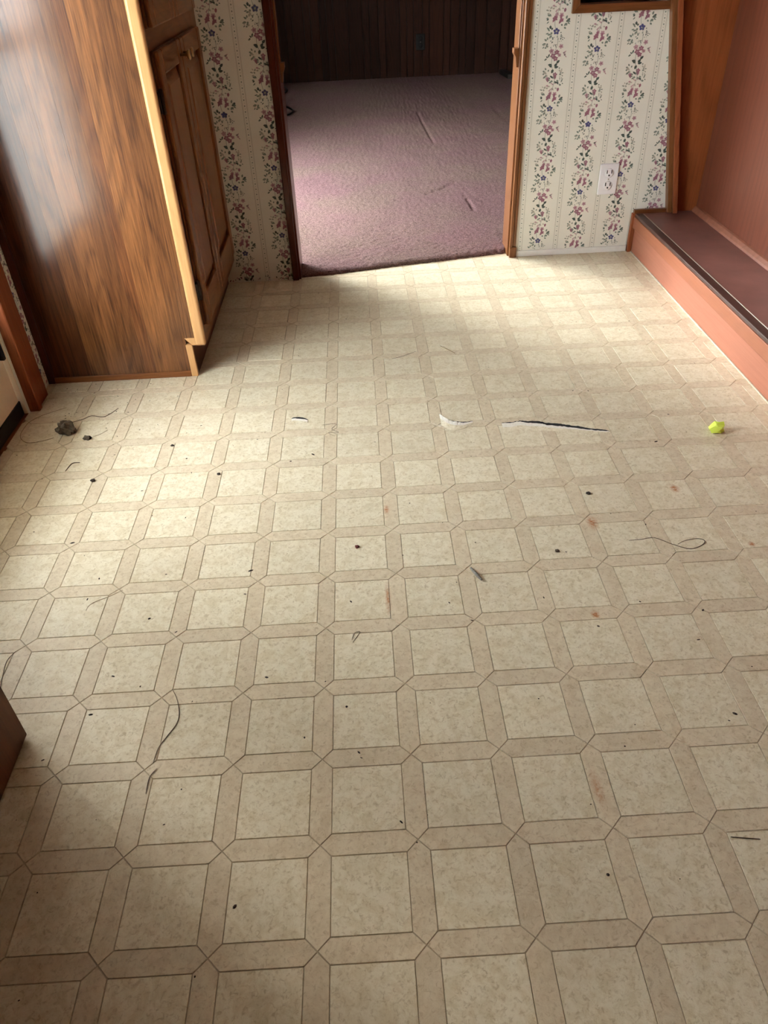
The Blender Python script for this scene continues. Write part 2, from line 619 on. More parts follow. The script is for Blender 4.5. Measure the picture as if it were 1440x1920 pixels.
wbl = boxes('wall_back_left', [(XL, -1.02, YL, YL + .85, 0, ZC), (-1.02, 4.95, 17.3, 18.2, 13.6, ZC)], m_paper)
struct(wbl, 'cream floral striped wallpapered wall left of the doorway beside the pantry cabinet', 'wall')
NX0, NX1, NZ0, NZ1 = 6.16, 8.36, 5.8, 12.0
wbr = boxes('wall_back_right', [(4.95, XR + 1.2, YR, YR + .8, 0, NZ0), (4.95, NX0, YR, YR + .8, NZ0, ZC), (NX1, XR + 1.2, YR, YR + .8, NZ0, ZC),
                                (NX0, NX1, YR, YR + .8, NZ1, ZC), (XR + 1.2, XFR, YR, YR + .8, 0, ZC)], m_paper)
struct(wbr, 'cream floral striped wallpapered wall with a white outlet right of the doorway', 'wall')
wr = box('wall_right', (XR, XR + .9, YB, YR, 0, ZC), m_redwood)
struct(wr, 'reddish brown plywood panelled wall rising behind the low step', 'wall')
wf = box('wall_front', (XL - .9, XR + .9, YB - .9, YB, 0, ZC), m_endwood)
struct(wf, 'brown panelled wall behind the viewer', 'wall')
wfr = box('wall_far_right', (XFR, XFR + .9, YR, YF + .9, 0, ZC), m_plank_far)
struct(wfr, 'dark panelled side wall of the carpeted room', 'wall')
wfar = box('wall_far', (XL - .9, XFR + .9, YF, YF + .9, 0, ZC), m_groove)
struct(wfar, 'dark brown wood plank wall at the far end of the carpeted room', 'wall')
ce = box('ceiling', (XL - .9, XFR + .9, YB - .9, YF + .9, ZC, ZC + .6), m_ceiling)
struct(ce, 'plain white ceiling over both rooms', 'ceiling')

# planks on the far wall
rnd = random.Random(7)
x = XL
plank_me = {}
while x < XFR - 0.05:
    wd = rnd.choice((0.42, 0.55, 0.7, 0.88))
    wd = min(wd, XFR - x)
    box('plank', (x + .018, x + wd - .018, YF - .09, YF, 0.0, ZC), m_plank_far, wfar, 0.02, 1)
    x += wd

# ------------------------------------------------------------------ wallpaper print (flat floral stripes)
PER, SPC = 1.64, 1.025


def leaf(V, F, FM, x, z, ln, ang, wd, mi):
    ca_, sa_ = math.cos(ang), math.sin(ang)
    k = len(V)
    for u, v in ((0, 0), (.3, .5), (.7, .42), (1, 0), (.7, -.42), (.3, -.5)):
        a, b = u * ln, v * wd
        V.append((x + a * ca_ - b * sa_, z + a * sa_ + b * ca_))
    F.append(tuple(range(k, k + 6)))
    FM.append(mi)


def flower(V, F, FM, x, z, r, mi, mc, a0=0.3):
    for k in range(5):
        leaf(V, F, FM, x, z, r, a0 + k * 2 * math.pi / 5, r * .75, mi)
    for k in range(4):
        leaf(V, F, FM, x, z, r * .38, a0 + .5 + k * math.pi / 2, r * .3, mc)


def motif():
    V, F, FM = [], [], []
    DN = 1.7
    R = random.Random(11)
    J = lambda s: R.uniform(-s, s)

    def sprig(x, z, n, ln, spread, mis, base=None):
        for i in range(int(n * DN)):
            a = R.uniform(0, 2 * math.pi) if base is None else base + J(1.2)
            d = R.uniform(.02, spread * 1.15)
            leaf(V, F, FM, x + math.cos(a) * d, z + math.sin(a) * d, ln * R.uniform(.6, 1.2), a + J(.5), ln * R.uniform(.4, .65), R.choice(mis))

    # slender stem meandering up the stripe
    pts = [(.05 * math.sin(z * 7.6), z) for z in [i * PER / 26 for i in range(27)]]
    for (x0, z0), (x1, z1) in zip(pts, pts[1:]):
        k = len(V)
        V.extend([(x0 - .004, -z0), (x0 + .004, -z0), (x1 + .004, -z1), (x1 - .004, -z1)])
        F.append((k, k + 1, k + 2, k + 3))
        FM.append(3)
    # blue flower and its leaves
    flower(V, F, FM, .0, 0, .075, 2, 5)
    sprig(-.11, .0, 4, .07, .07, (3, 4), 2.6)
    sprig(-.06, -.07, 4, .075, .06, (3, 5), 3.6)
    sprig(.13, .09, 3, .07, .05, (3, 3), .8)
    # pale filigree
    sprig(.07, -.13, 9, .035, .09, (5, 3, 4), .3)
    sprig(-.01, -.22, 9, .035, .10, (4, 5, 3))
    sprig(-.13, -.27, 9, .06, .10, (3, 5, 3), 3.0)
    flower(V, F, FM, .13, -.31, .055, 0, 1, .8)
    # rose cluster
    for (fx, fz, r, mi) in ((-.07, -.40, .06, 0), (.05, -.43, .06, 1), (-.03, -.50, .065, 1), (.11, -.49, .045, 0), (.03, -.56, .06, 1)):
        flower(V, F, FM, fx, fz, r, mi, 1 if mi == 0 else 0, R.uniform(0, 1))
    sprig(.17, -.47, 6, .05, .06, (3, 4, 0), .2)
    sprig(-.12, -.56, 4, .06, .05, (3, 4), 2.4)
    # dark leaves
    for (lx, lz, a) in ((-.03, -.74, 2.4), (.02, -.73, .9), (.02, -.75, .2), (-.03, -.70, 2.9), (.06, -.66, .8), (0, -.78, 4.4)):
        leaf(V, F, FM, lx, lz, .095, a, .055, 4)
    sprig(-.10, -.88, 9, .06, .09, (3, 5), 2.8)
    sprig(.12, -.86, 7, .05, .09, (5, 3), .4)
    flower(V, F, FM, .05, -.90, .055, 1, 0, .2)
    leaf(V, F, FM, .05, -.90, .10, -1.5, .06, 1)
    flower(V, F, FM, -.11, -.98, .05, 0, 1, .6)
    leaf(V, F, FM, -.11, -.96, .10, -1.4, .05, 1)
    sprig(.03, -1.02, 8, .07, .09, (3, 4, 3))
    sprig(.15, -1.06, 7, .04, .08, (5, 3, 4), .5)
    sprig(.0, -1.16, 8, .06, .08, (0, 5, 0))
    leaf(V, F, FM, .15, -1.18, .09, -1.7, .05, 1)
    sprig(.14, -1.14, 3, .05, .04, (3,), 1.2)
    sprig(-.13, -1.24, 8, .045, .09, (5, 3), 2.6)
    # rose pair
    for (fx, fz, r, mi) in ((-.05, -1.38, .06, 1), (.08, -1.32, .055, 0), (-.02, -1.30, .045, 0), (.09, -1.42, .05, 1)):
        flower(V, F, FM, fx, fz, r, mi, 1, R.uniform(0, 1))
        leaf(V, F, FM, fx, fz + .02, .11, -1.9 + J(.2), .05, 1)
    sprig(-.12, -1.38, 6, .06, .07, (3, 4), 2.9)
    sprig(.16, -1.44, 6, .06, .06, (3, 3, 4), .1)
    V = [(a * 1.12, b) for a, b in V]
    return V, F, FM


MOT = motif()


def dots(V, F, FM, x, z0, z1):
    z = z0
    k_ = 0
    while z < z1:
        r = .015 if k_ % 2 == 0 else .009
        for q in (0, 1):
            leaf(V, F, FM, x - r, z, 2 * r, 0, 2.4 * r, 3 if k_ % 2 == 0 else 5)
        z += .062
        k_ += 1
    for dx in (-.062, -.045, .045, .062):
        k = len(V)
        V.extend([(x + dx - .003, z0), (x + dx + .003, z0), (x + dx + .003, z1), (x + dx - .003, z1)])
        F.append((k, k + 1, k + 2, k + 3))
        FM.append(5)


def wall_print(parent, stripes, dotx, plane, x0, x1, z0, z1, axis='y', hole=None):
    V, F, FM = [], [], []
    for sx, ph in stripes:
        z = ph
        while z - PER < z1:
            mv, mf, mm = MOT
            for f, mi in zip(mf, mm):
                cx = sum(mv[i][0] for i in f) / len(f) + sx
                cz = sum(mv[i][1] for i in f) / len(f) + z
                if not (x0 + .02 < cx < x1 - .02 and z0 + .03 < cz < z1) or (hole and hole[0] - .12 < cx < hole[1] + .06 and cz > hole[2] - .06):
                    continue
                k = len(V)
                V += [(mv[i][0] + sx, mv[i][1] + z) for i in f]
                F.append(tuple(range(k, k + len(f))))
                FM.append(mi)
            z += PER
    for dx in dotx:
        dots(V, F, FM, dx, z0, hole[2] - .1 if hole and hole[0] - .1 < dx < hole[1] + .1 else z1)
    # overlapping shapes of the print get tiny steps so that none coincide
    W = []
    step = {}
    for n_, f in enumerate(F):
        for i in f:
            step[i] = .0022 + (n_ % 40) * .00004
    for i, (a, b) in enumerate(V):
        W.append((a, plane - step[i], b) if axis == 'y' else (plane + step[i], a, b))
    o = finish('floral_print', W, F, None, parent, mats=m_print, fmats=FM)
    o['kind'] = 'stuff'
    return o


wall_print(wbr, [(5.69, .40), (6.715, 0.0), (7.74, .40), (8.765, 0.0)], (5.2, 6.19, 7.225, 8.25), YR, 5.0, 9.35, .15, 8.2, hole=(NX0, NX1, NZ0))
wall_print(wbl, [(-2.31, .77), (-1.285, 1.19)], (-1.80,), YL, -2.62, -1.1, .0, 8.2)
wall_print(wl, [(11.32, .4)], (), XL, 11.06, 11.56, .05, 6.0, 'x')
# printed border along the foot of the left part
V, F, FM = [], [], []
R_ = random.Random(5)
for k in range(46):
    px_, pz_ = R_.uniform(-2.85, -1.15), R_.uniform(.02, .14)
    leaf(V, F, FM, px_, pz_, R_.uniform(.03, .07), R_.uniform(0, 6.3), .03, R_.choice((0, 1, 3, 4, 3)))
fb = finish('floral_border', [(a, YL - .0025 - .00003 * (i % 30), b) for i, (a, b) in enumerate(V)], F, None, wbl, mats=m_print, fmats=FM)
fb['kind'] = 'stuff'

# ------------------------------------------------------------------ trims
def trim(name, label, loc):
    return thing(name, label, 'trim', loc, kind='structure')


t1 = trim('trim_1', 'dark red brown doorway casing left of the opening', (-1.02, YL, 0))
box('casing_board', (-1.12, -.955, YL - .09, YL, 0, 13.8), m_casing_l, t1, .02)
box('jamb_board', (-1.02, -.90, YL, YL + .92, 0, 13.6), m_casing_l, t1, .012)
box('stop_bead', (-.90, -.865, YL + .12, YL + .32, 5.02, 13.6), m_casing_r, t1, .012)
prism('catch_block', [(-.90, 4.62), (-.90, 5.02), (-.79, 5.02), (-.79, 4.92), (-.84, 4.8), (-.86, 4.62)], 1, YL + .25, YL + .5, m_casing_r, t1, .008)
t2 = trim('trim_2', 'light brown doorway casing right of the opening beside the floral wallpaper', (4.95, YR, 0))
box('casing_board', (4.90, 4.985, YR - .10, YR + .05, 0.28, 13.8), m_casing_r, t2, .02)
box('casing_bead', (4.985, 5.07, YR - .07, YR, 0.28, 13.8), m_casing_r, t2, .02)
box('plinth_block', (4.90, 5.085, YR - .115, YR + .05, 0, .28), m_casing_r, t2, .012)
box('jamb_board', (4.86, 4.95, YR + .05, YR + .86, 0, 13.6), m_casing_r, t2, .012)
box('stop_bead', (4.825, 4.86, YR + .1, YR + .3, 5.0, 13.6), m_casing_r, t2, .012)
prism('catch_block', [(4.86, 4.6), (4.86, 5.0), (4.72, 5.0), (4.72, 4.9), (4.77, 4.82), (4.80, 4.6)], 1, YR + .1, YR + .35, m_casing_r, t2, .01)
tb = struct(box('baseboard_back', (5.085, 8.2, YR - .055, YR, 0, .155), m_white, None, .012), 'narrow white baseboard under the floral wallpaper right of the doorway', 'baseboard')
t3 = trim('trim_3', 'brown wood frame of the opening above the outlet at the top', (6.05, YR, 5.66))
prism('sill_rail', [(6.0, 5.66), (8.36, 5.66), (8.36, 5.83), (6.17, 5.83)], 1, YR - .10, YR + .06, m_casing_rh, t3, .012)
prism('side_stile', [(6.0, 5.66), (6.17, 5.83), (6.17, 12.0), (6.0, 12.0)], 1, YR - .10, YR + .06, m_casing_r, t3, .012)
box('recess_back', (6.1, 8.5, YR + .62, YR + .72, 5.7, 12.1), m_groove, t3)
box('recess_sill', (6.16, 8.36, YR + .02, YR + .62, 5.80, 5.815), m_base_trim, t3)

# ------------------------------------------------------------------ half glazed outer door
th = struct(box('trim_7', (XL - .6, XL - .02, DOOR_Y[0], DOOR_Y[1], -1.0, .015), m_base_trim), 'wooden threshold added to shut out sky light under the outer door', 'threshold')  # added to close the gap where sky showed beneath the door
d1 = thing('door_1', 'cream half glazed outer door with a black bottom sweep at the left', 'door', (XL, (DOOR_Y[0] + DOOR_Y[1]) / 2, 0), kind='structure')
dx0, dx1 = XL - .30, XL - .10
y0, y1 = DOOR_Y[0] + .02, DOOR_Y[1] - .02
box('kick_panel', (dx0, dx1, y0 + .02, y1 - .02, .30, 2.0), m_doorcream, d1, .015)
box('bottom_sweep', (dx0 - .02, dx1 + .02, y0, y1, 0.0, .31), m_black, d1, .02)
box('stile', (dx0, dx1, y1 - .45, y1 - .02, 2.0, 13.2), m_doorcream, d1, .015)
box('stile', (dx0, dx1, y0 + .02, y0 + .45, 2.0, 13.2), m_doorcream, d1, .015)
box('top_rail', (dx0, dx1, y0 + .45, y1 - .45, 12.7, 13.2), m_doorcream, d1, .015)
box('cross_bar', (dx0, dx1, y0 + .45, y1 - .45, 5.72, 6.0), m_doorcream, d1, .015)
box('glass_pane', (dx0 + .09, dx0 + .11, y0 + .45, y1 - .45, 2.0, 5.72), m_glass, d1)
box('glass_pane', (dx0 + .09, dx0 + .11, y0 + .45, y1 - .45, 6.0, 12.7), m_glass, d1)
br = prism('closer_bracket', [(10.12, 1.95), (10.26, 1.95), (10.26, 1.22), (10.17, 1.22), (10.12, 1.4)], 0, XL - .12, XL - .02, m_bluesteel, d1, .012)
br['label'] = 'blue black steel bracket at the door edge'
t4 = trim('trim_4', 'reddish brown door casing at the far left beside the pantry cabinet', (XL, 10.7, 0))
box('casing_board', (XL, XL + .14, 10.52, 11.06, 0, 13.8), m_casing, t4, .02)
box('casing_bead', (XL - .06, XL + .20, 10.36, 10.52, 0, 13.8), m_casing, t4, .02)
box('painted_stop', (XL - .14, XL - .02, 10.285, 10.36, 0, 13.3), m_doorcream, t4, .01)

# ------------------------------------------------------------------ window of the carpeted room
def side_window(name, label, ya, yb, za, zb):
    o = thing(name, label, 'window', (XL - .5, (ya + yb) / 2, za), kind='structure')
    zm_ = (za + zb) / 2
    for nm, bb in (('window_sill', (XL - .6, XL + .15, ya, yb, za, za + .12)),
                   ('frame_rail', (XL - .55, XL - .3, ya, yb, zb - .25, zb)),
                   ('frame_stile', (XL - .55, XL - .3, ya, ya + .22, za + .12, zb - .25)),
                   ('frame_stile', (XL - .55, XL - .3, yb - .22, yb, za + .12, zb - .25)),
                   ('meeting_rail', (XL - .52, XL - .33, ya + .22, yb - .22, zm_ - .12, zm_ + .12))):
        box(nm, bb, m_white, o, .01)
    for z0_, z1_ in ((za + .12, zm_ - .12), (zm_ + .12, zb - .25)):
        box('glass_pane', (XL - .44, XL - .42, ya + .22, yb - .22, z0_, z1_), m_glass, o)


side_window('window_2', 'tall white framed window lighting the carpet just beyond the doorway', *WIN_Y, *WIN_Z)
side_window('added_fill_window', 'added unseen window brightening the near floor from above the left worktop', *FILL_WIN)  # invented window, put in for more light on the near floor
side_window('window_3', 'smaller white framed window near the far plank wall', *FWIN)

# ------------------------------------------------------------------ carpet
CE = [(-1.02, 17.02), (-.63, 17.06), (.18, 17.19), (1.07, 17.38), (1.97, 17.58), (2.87, 17.72), (3.8, 17.92), (4.86, 18.12)]


def front(x):
    if x <= CE[0][0]:
        return YL + .55
    if x >= CE[-1][0]:
        return YR + .45
    for (xa, ya), (xb, yb) in zip(CE, CE[1:]):
        if xa <= x <= xb:
            return ya + (yb - ya) * (x - xa) / (xb - xa)


CREASE = [[(4.0, 38.8), (4.07, 35.0), (4.16, 32.1)], [(4.45, 23.3), (4.5, 22.0)], [(3.15, 24.2), (3.69, 24.7), (4.26, 25.4)], [(7.93, 39.4), (8.04, 34.9)], [(6.3, 30.5), (7.2, 30.5)]]


def seg_d(p, a, b):
    ax, ay = a
    vx, vy = b[0] - ax, b[1] - ay
    t = max(0, min(1, ((p[0] - ax) * vx + (p[1] - ay) * vy) / (vx * vx + vy * vy)))
    return math.hypot(p[0] - ax - vx * t, p[1] - ay - vy * t)


xs = []
x = XL
while x < XFR:
    xs.append(x)
    x += .045 if -1.4 < x < 6.5 else (.12 if x < 9 else .3)
xs.append(XFR)
vs = [0.0]
dy = .035
while vs[-1] < 1:
    vs.append(min(1.0, vs[-1] + dy / 33.5))
    dy *= 1.012
V, F = [], []
CRND = random.Random(9)
nx = len(xs)
for r_, v in enumerate(vs):
    for x in xs:
        fy = front(x)
        if -1.02 < x < 4.86:
            fy += .035 * noise.noise((x * 9, 0, 0)) + .02 * noise.noise((x * 31, 3, 0))
        y = fy + (YF - .09 - fy) * v
        z = .115 + .012 * noise.noise((x * 8, y * 8, 0)) + CRND.uniform(-.008, .008) + .02 * noise.noise((x * .9, y * .9, 2))
        for cr in CREASE:
            for a, b in zip(cr, cr[1:]):
                if abs(y - a[1]) < 5:
                    d = seg_d((x, y), a, b)
                    if d < .09:
                        z -= .05 * (1 - d / .09)
        e = (y - fy)
        if e < .16:
            z *= .35 + .65 * math.sqrt(max(0, e) / .16)
        V.append((x, y, max(z, .012)))
for r_ in range(len(vs) - 1):
    for c in range(nx - 1):
        k = r_ * nx + c
        F.append((k, k + 1, k + 1 + nx, k + nx))
b0 = len(V)
for c in range(nx):
    V.append((V[c][0], V[c][1], 0.0))
for c in range(nx - 1):
    F.append((b0 + c, b0 + c + 1, c + 1, c))
car = finish('carpet', V, F, m_carpet, None, smooth=True)
tag(car, 'worn mauve pile carpet covering the room beyond the doorway', 'carpet', kind='structure')

# ------------------------------------------------------------------ pantry cabinet
pc_ = thing('pantry_cabinet', 'tall oak pantry cabinet with plank grain side standing against the floral wall', 'cabinet', (-4.3, 14.2, 0))
PY0, PY1 = 11.57, YL
FX = -2.62                     # face frame plane
PZ = 14.2
box('carcass', (XL + .02, FX - .2, PY0 + .06, PY1 - .02, .66, PZ), m_oak_door, pc_)
box('plinth', (XL + .02, -2.92, PY0 + .06, PY1 - .02, 0, .66), m_oak_door, pc_)
side = box('side_panel', (XL + .02, -2.99, PY0 + .03, PY0 + .06, 0.1, PZ), m_groove, pc_)
edges = [-5.90, -5.47, -5.09, -4.72, -4.31, -3.95, -3.74, -3.45, -3.22, -2.99]
TONES = [(.52, .42, .40), (.48, .38, .36), (.84, .78, .74), (1.0, .96, .92), (.78, .72, .68), (.92, .80, .74), (1.32, 1.28, 1.16), (1.16, 1.12, 1.05), (.84, .80, .78)]
for (xa, xb), tn in zip(zip(edges, edges[1:]), TONES):
    box('plank', (xa + .0006, xb - .0006, PY0, PY0 + .045, .12, PZ), m_oak, side)['tone'] = tn
prism('plank', [(-2.988, .86), (-2.80, .86), (-2.80, PZ), (-2.988, PZ)], 1, PY0, PY0 + .045, m_oak, side)['tone'] = (.95, .93, .92)
box('corner_trim', (XL + .005, -5.90, PY0 - .05, PY0 + .03, 0, PZ), m_dark_trim, pc_, .012)
box('base_strip', (-5.90, -3.0, PY0 - .04, PY0 + .03, 0, .125), m_base_trim, pc_, .012)
et = box('toe_edge_strip', (-3.0, -2.865, PY0 - .03, PY0 + .06, 0, .72), m_pale_oak, pc_, .008)
prism('notch_block', [(-3.0, .86), (-2.86, .70), (-2.72, .70), (-2.72, .86)], 1, PY0 - .02, PY0 + .05, m_pale_oak, pc_, .006)
box('toe_kick', (-2.92, -2.875, PY0 + .06, PY1 - .02, 0, .66), m_dark_trim, pc_)
st = box('front_edge_stile', (-2.80, -2.575, PY0 - .03, PY0 + .10, .68, PZ), m_pale_oak, pc_, .055, 4)
st['label'] = 'pale oak front edge strip'
box('face_stile', (FX - .2, FX, PY0 + .10, 11.92, .62, PZ), m_oak_door, pc_, .008)
box('face_stile', (FX - .2, FX, 16.24, PY1 - .02, .62, PZ), m_oak_door, pc_, .008)
box('face_rail', (FX - .2, FX, 11.92, 16.24, .62, 1.02), m_oak_h, pc_, .008)
box('face_rail', (FX - .2, FX, 11.92, 16.24, 5.80, 6.26), m_oak_h, pc_, .008)
box('face_rail', (FX - .2, FX, 11.92, 16.24, PZ - .4, PZ), m_oak_h, pc_, .008)


def cab_door(ya, yb, za, zb, hinge_lo, knob_y, knob_z):
    d = box('door', (FX + .01, FX + .05, ya, yb, za, zb), m_oak_door, pc_, .006)
    fw = .33
    for bb, mt in (((FX + .05, FX + .14, ya, ya + fw, za, zb), m_oak_door), ((FX + .05, FX + .14, yb - fw, yb, za, zb), m_oak_door)):
        box('door_stile', bb, mt, d, .03)
    for bb in ((FX + .05, FX + .14, ya + fw, yb - fw, za, za + fw + .25), (FX + .05, FX + .14, ya + fw, yb - fw, zb - fw - .05, zb)):
        box('door_rail', bb, m_oak_h, d, .03)
    # raised panel with a sloped border
    a, b, c, e = ya + fw + .04, yb - fw - .04, za + fw + .29, zb - fw - .09
    k = .16
    V = [(FX + .055, a, c), (FX + .055, b, c), (FX + .055, b, e), (FX + .055, a, e), (FX + .125, a + k, c + k), (FX + .125, b - k, c + k), (FX + .125, b - k, e - k), (FX + .125, a + k, e - k)]
    finish('raised_panel', V, CUBE_F[1:], m_oak_door, d)
    lathe('knob', [(.028, 0), (.024, .09), (.04, .125), (.085, .145), (.095, .17), (.075, .195), (.02, .2)], (FX + .14, knob_y, knob_z), 0, m_brass, d)
    hy = ya - .07 if hinge_lo else yb + .06
    for hz in (za + .75, zb - .75):
        box('hinge', (FX, FX + .05, hy - .09, hy + .09, hz - .17, hz + .17), m_hinge, d, .012)
        lathe('hinge_barrel', [(.03, -.2), (.036, -.17), (.036, .17), (.03, .2)], (FX + .06, hy + (.06 if hinge_lo else -.06), hz), 2, m_hinge, d, 8)


cab_door(11.86, 13.92, 1.0, 5.88, True, 13.76, 5.62)
cab_door(13.95, 16.3, 1.0, 5.88, False, 14.12, 5.62)
cab_door(11.86, 13.92, 6.2, PZ - .2, True, 13.76, 7.1)
cab_door(13.95, 16.3, 6.2, PZ - .2, False, 14.12, 7.1)

# ------------------------------------------------------------------ low step along the right wall
SX = 8.33
SY0, SY1 = 3.0, YR - .01
stp = thing('step', 'long salmon painted wooden step with a worn dark red tread along the right wall', 'step', ((SX + XR) / 2, (SY0 + SY1) / 2, 0))
box('riser_board', (SX, SX + .12, SY0, SY1, 0, .92), m_riser, stp, .006)
box('riser_rail', (SX - .07, SX, SY0, SY1 - .12, .66, .955), m_rail, stp, .012)
box('riser_stile', (SX - .12, SX, SY1 - .13, SY1, 0, 1.04), m_casing, stp, .014)
box('tread_board', (SX - .04, XR, SY0, SY1, .955, 1.03), m_tread, stp, .012)
box('nosing_strip', (SX - .06, SX + .14, SY0, SY1 - .14, .96, 1.042), m_tread_edge, stp, .014)
box('metal_bead', (SX + .145, SX + .165, SY0, SY1 - .2, 1.02, 1.045), m_metal, stp, .004)
box('end_cleat', (SX - .08, 9.12, YR - .13, YR - .005, 1.03, 1.13), m_casing_rh, stp, .012)
prism('cove_molding', [(XR - .13, 1.03), (XR, 1.03), (XR, 1.17), (XR - .05, 1.15), (XR - .11, 1.08)], 1, SY0, SY1 - .1, m_cove, stp, .006)
box('end_board', (SX, XR, SY0 - .08, SY0, 0, .955), m_riser, stp, .006)
box('floor_bead', (SX - .035, SX, SY0, SY1 - .13, 0, .03), m_caulk, stp, .008)

# slanted corner trim and end panel above the step
t5 = trim('trim_5', 'slanting brown wood corner trim rising from the step beside the wallpaper', (9.2, YR, 1.1))
k_ = (8.30 - 9.15) / 4.86


def slant(name, xa, xb, ya, yb, mat):
    z0, z1 = 1.04, 9.0
    V = [(xa, ya, z0), (xb, ya, z0), (xb, yb, z0), (xa, yb, z0)]
    V += [(a + k_ * (z1 - z0), b, z1) for a, b, _ in V]
    o = finish(name, V, CUBE_F, mat, t5)
    bevel_me(o, .012)
    return o


slant('trim_face', 9.13, 9.25, YR - .22, YR - .01, m_casing_r)
slant('trim_return', 9.25, 9.37, YR - .30, YR - .01, m_casing)
z0, z1 = 1.03, 9.0
V = [(9.3, YR - .07, z0), (XR, YR - .07, z0), (XR, YR, z0), (9.3, YR, z0), (9.3 + k_ * (z1 - z0), YR - .07, z1), (XR, YR - .07, z1), (XR, YR, z1), (9.3 + k_ * (z1 - z0), YR, z1)]
t6 = struct(finish('trim_6', V, CUBE_F, m_endwood), 'orange brown plywood panel closing the end of the step recess', 'panel')

# ------------------------------------------------------------------ base cabinet at the near left
m_near = wood('dark_brown_cabinet', rgb(66, 36, 17), rgb(104, 62, 32), 2, 0.55, 0.7, 1.0, 0.0)
bc = thing('base_cabinet', 'brown wooden base cabinet corner at the lower left edge', 'cabinet', (-4.75, -3.0, 0))
box('end_panel', (XL + .02, -3.5, 2.47, 2.55, .04, 5.7), m_near, bc, .01)
box('body', (XL + .02, -3.56, -9.0, 2.47, .5, 5.7), m_near, bc)
box('base_board', (XL + .02, -3.58, -9.0, 2.5, 0, .5), m_dark_trim, bc)
box('front_stile', (-3.56, -3.48, 1.45, 2.55, .04, 5.7), m_near, bc, .01)
box('front_skirt', (-3.56, -3.49, -9.0, 1.45, 0.02, .7), m_near, bc, .01)
for q in range(4):
    ya = -8.9 + q * 2.55
    d = box('door', (-3.56, -3.44, ya, ya + 2.45, .85, 5.5), m_near, bc, .03)
    lathe('knob', [(.035, 0), (.03, .12), (.1, .2), (.11, .24), (.03, .28)], (-3.44, ya + 2.2, 5.1), 0, m_brass, d)
ct = tag(box('worktop', (XL + .01, -3.35, -9.1, 2.65, 5.7, 5.95), m_worktop, None, .03), 'beige laminate worktop on the near left base cabinet', 'worktop')

# ------------------------------------------------------------------ outlets
def outlet(name, label, cx, y, cz, w_, h_, m_plate, m_face):
    o = thing(name, label, 'outlet', (cx, y, cz))
    box('cover_plate', (cx - w_ / 2, cx + w_ / 2, y - .05, y - .003, cz - h_ / 2, cz + h_ / 2), m_plate, o, .022, 3)
    for s in (-1, 1):
        fz = cz + s * h_ * .2
        f = lathe('receptacle', [(w_ * .23, -.002), (w_ * .23, -.062), (w_ * .2, -.066)], (cx, y, fz), 1, m_face, o, 20)
        for dx in (-.06, .06):
            box('slot', (cx + dx - .012, cx + dx + .012, y - .0675, y - .06, fz - .01, fz + .075), m_slot, f)
        lathe('ground_hole', [(.022, -.06), (.022, -.0675)], (cx, y, fz - .055), 1, m_slot, f, 10)
    lathe('screw', [(.018, -.045), (.018, -.056)], (cx, y, cz), 1, m_metal, o, 10)
    return o


outlet('wall_outlet', 'white duplex outlet with cover plate on the floral wallpaper', 7.425, YR, 1.94, .50, .77, m_plastic, m_plastic)
outlet('wall_outlet', 'black duplex outlet on the far dark plank wall', 5.14, YF - .09, 1.97, .56, .86, m_slot, m_slot)

# ------------------------------------------------------------------ things lying on the far carpet
def on_floor(pts, z):
    return [(a, b, z) for a, b in pts]


c1 = tube('cable', on_floor([(-4.6, 49.6), (-3.61, 49.25), (-3.22, 48.3), (-3.12, 47.2), (-3.42, 46.3), (-4.5, 45.8)], .19), .045, m_black, None, 6, False)
tag(c1, 'black cable loop on the carpet nearest the far plank wall', 'cable')
c2 = tube('cable', on_floor([(-4.2, 42.6), (-3.05, 42.2), (-2.58, 41.5), (-2.39, 40.7), (-2.5, 40), (-2.8, 39.5), (-4.0, 39.0)], .19), .045, m_black, None, 6, False)
tag(c2, 'black cable loop on the carpet halfway along the left side', 'cable')
c3 = lathe('plug', [(.05, -.16), (.11, -.14), (.13, 0), (.11, .12), (.04, .2)], (-2.55, 35.7, .24), 0, m_black, None, 12)
tag(c3, 'small black plug on the carpet behind the left casing', 'plug')
wb_ = prism('wood_scrap', [(10.05, 50.4), (10.4, 50.4), (10.62, 48.2), (10.2, 48.2)], 2, .12, .36, m_groove, None, .02)
tag(wb_, 'dark wood scrap on the carpet at the far right', 'wood scrap')

# ------------------------------------------------------------------ tears in the vinyl
def ribbon(name, up, lo, z0, z1, mat, parent, thick=0.0):
    n = len(up)
    V = [(a, b, z0) for a, b in up] + [(a, b, z1) for a, b in lo]
    F = [(n + i, n + i + 1, i + 1, i) for i in range(n - 1)]
    if thick:
        V += [(a, b, max(.0005, z0 - thick)) for a, b in up] + [(a, b, max(.0004, z1 - thick)) for a, b in lo]
        F += [(2 * n + i, 2 * n + i + 1, 3 * n + i + 1, 3 * n + i) for i in range(n - 1)]
        F += [(i, i + 1, 2 * n + i + 1, 2 * n + i) for i in range(n - 1)]
        F += [(3 * n + i, 3 * n + i + 1, n + i + 1, n + i) for i in range(n - 1)]
    return finish(name, V, F, mat, parent)


def ragged(pts, n, amp, seed):
    P = [(p[0], p[1], 0) for p in pts]
    out = smooth_path(P, n)
    R = random.Random(seed)
    return [(q.x, q.y + R.uniform(-amp, amp)) for q in out]


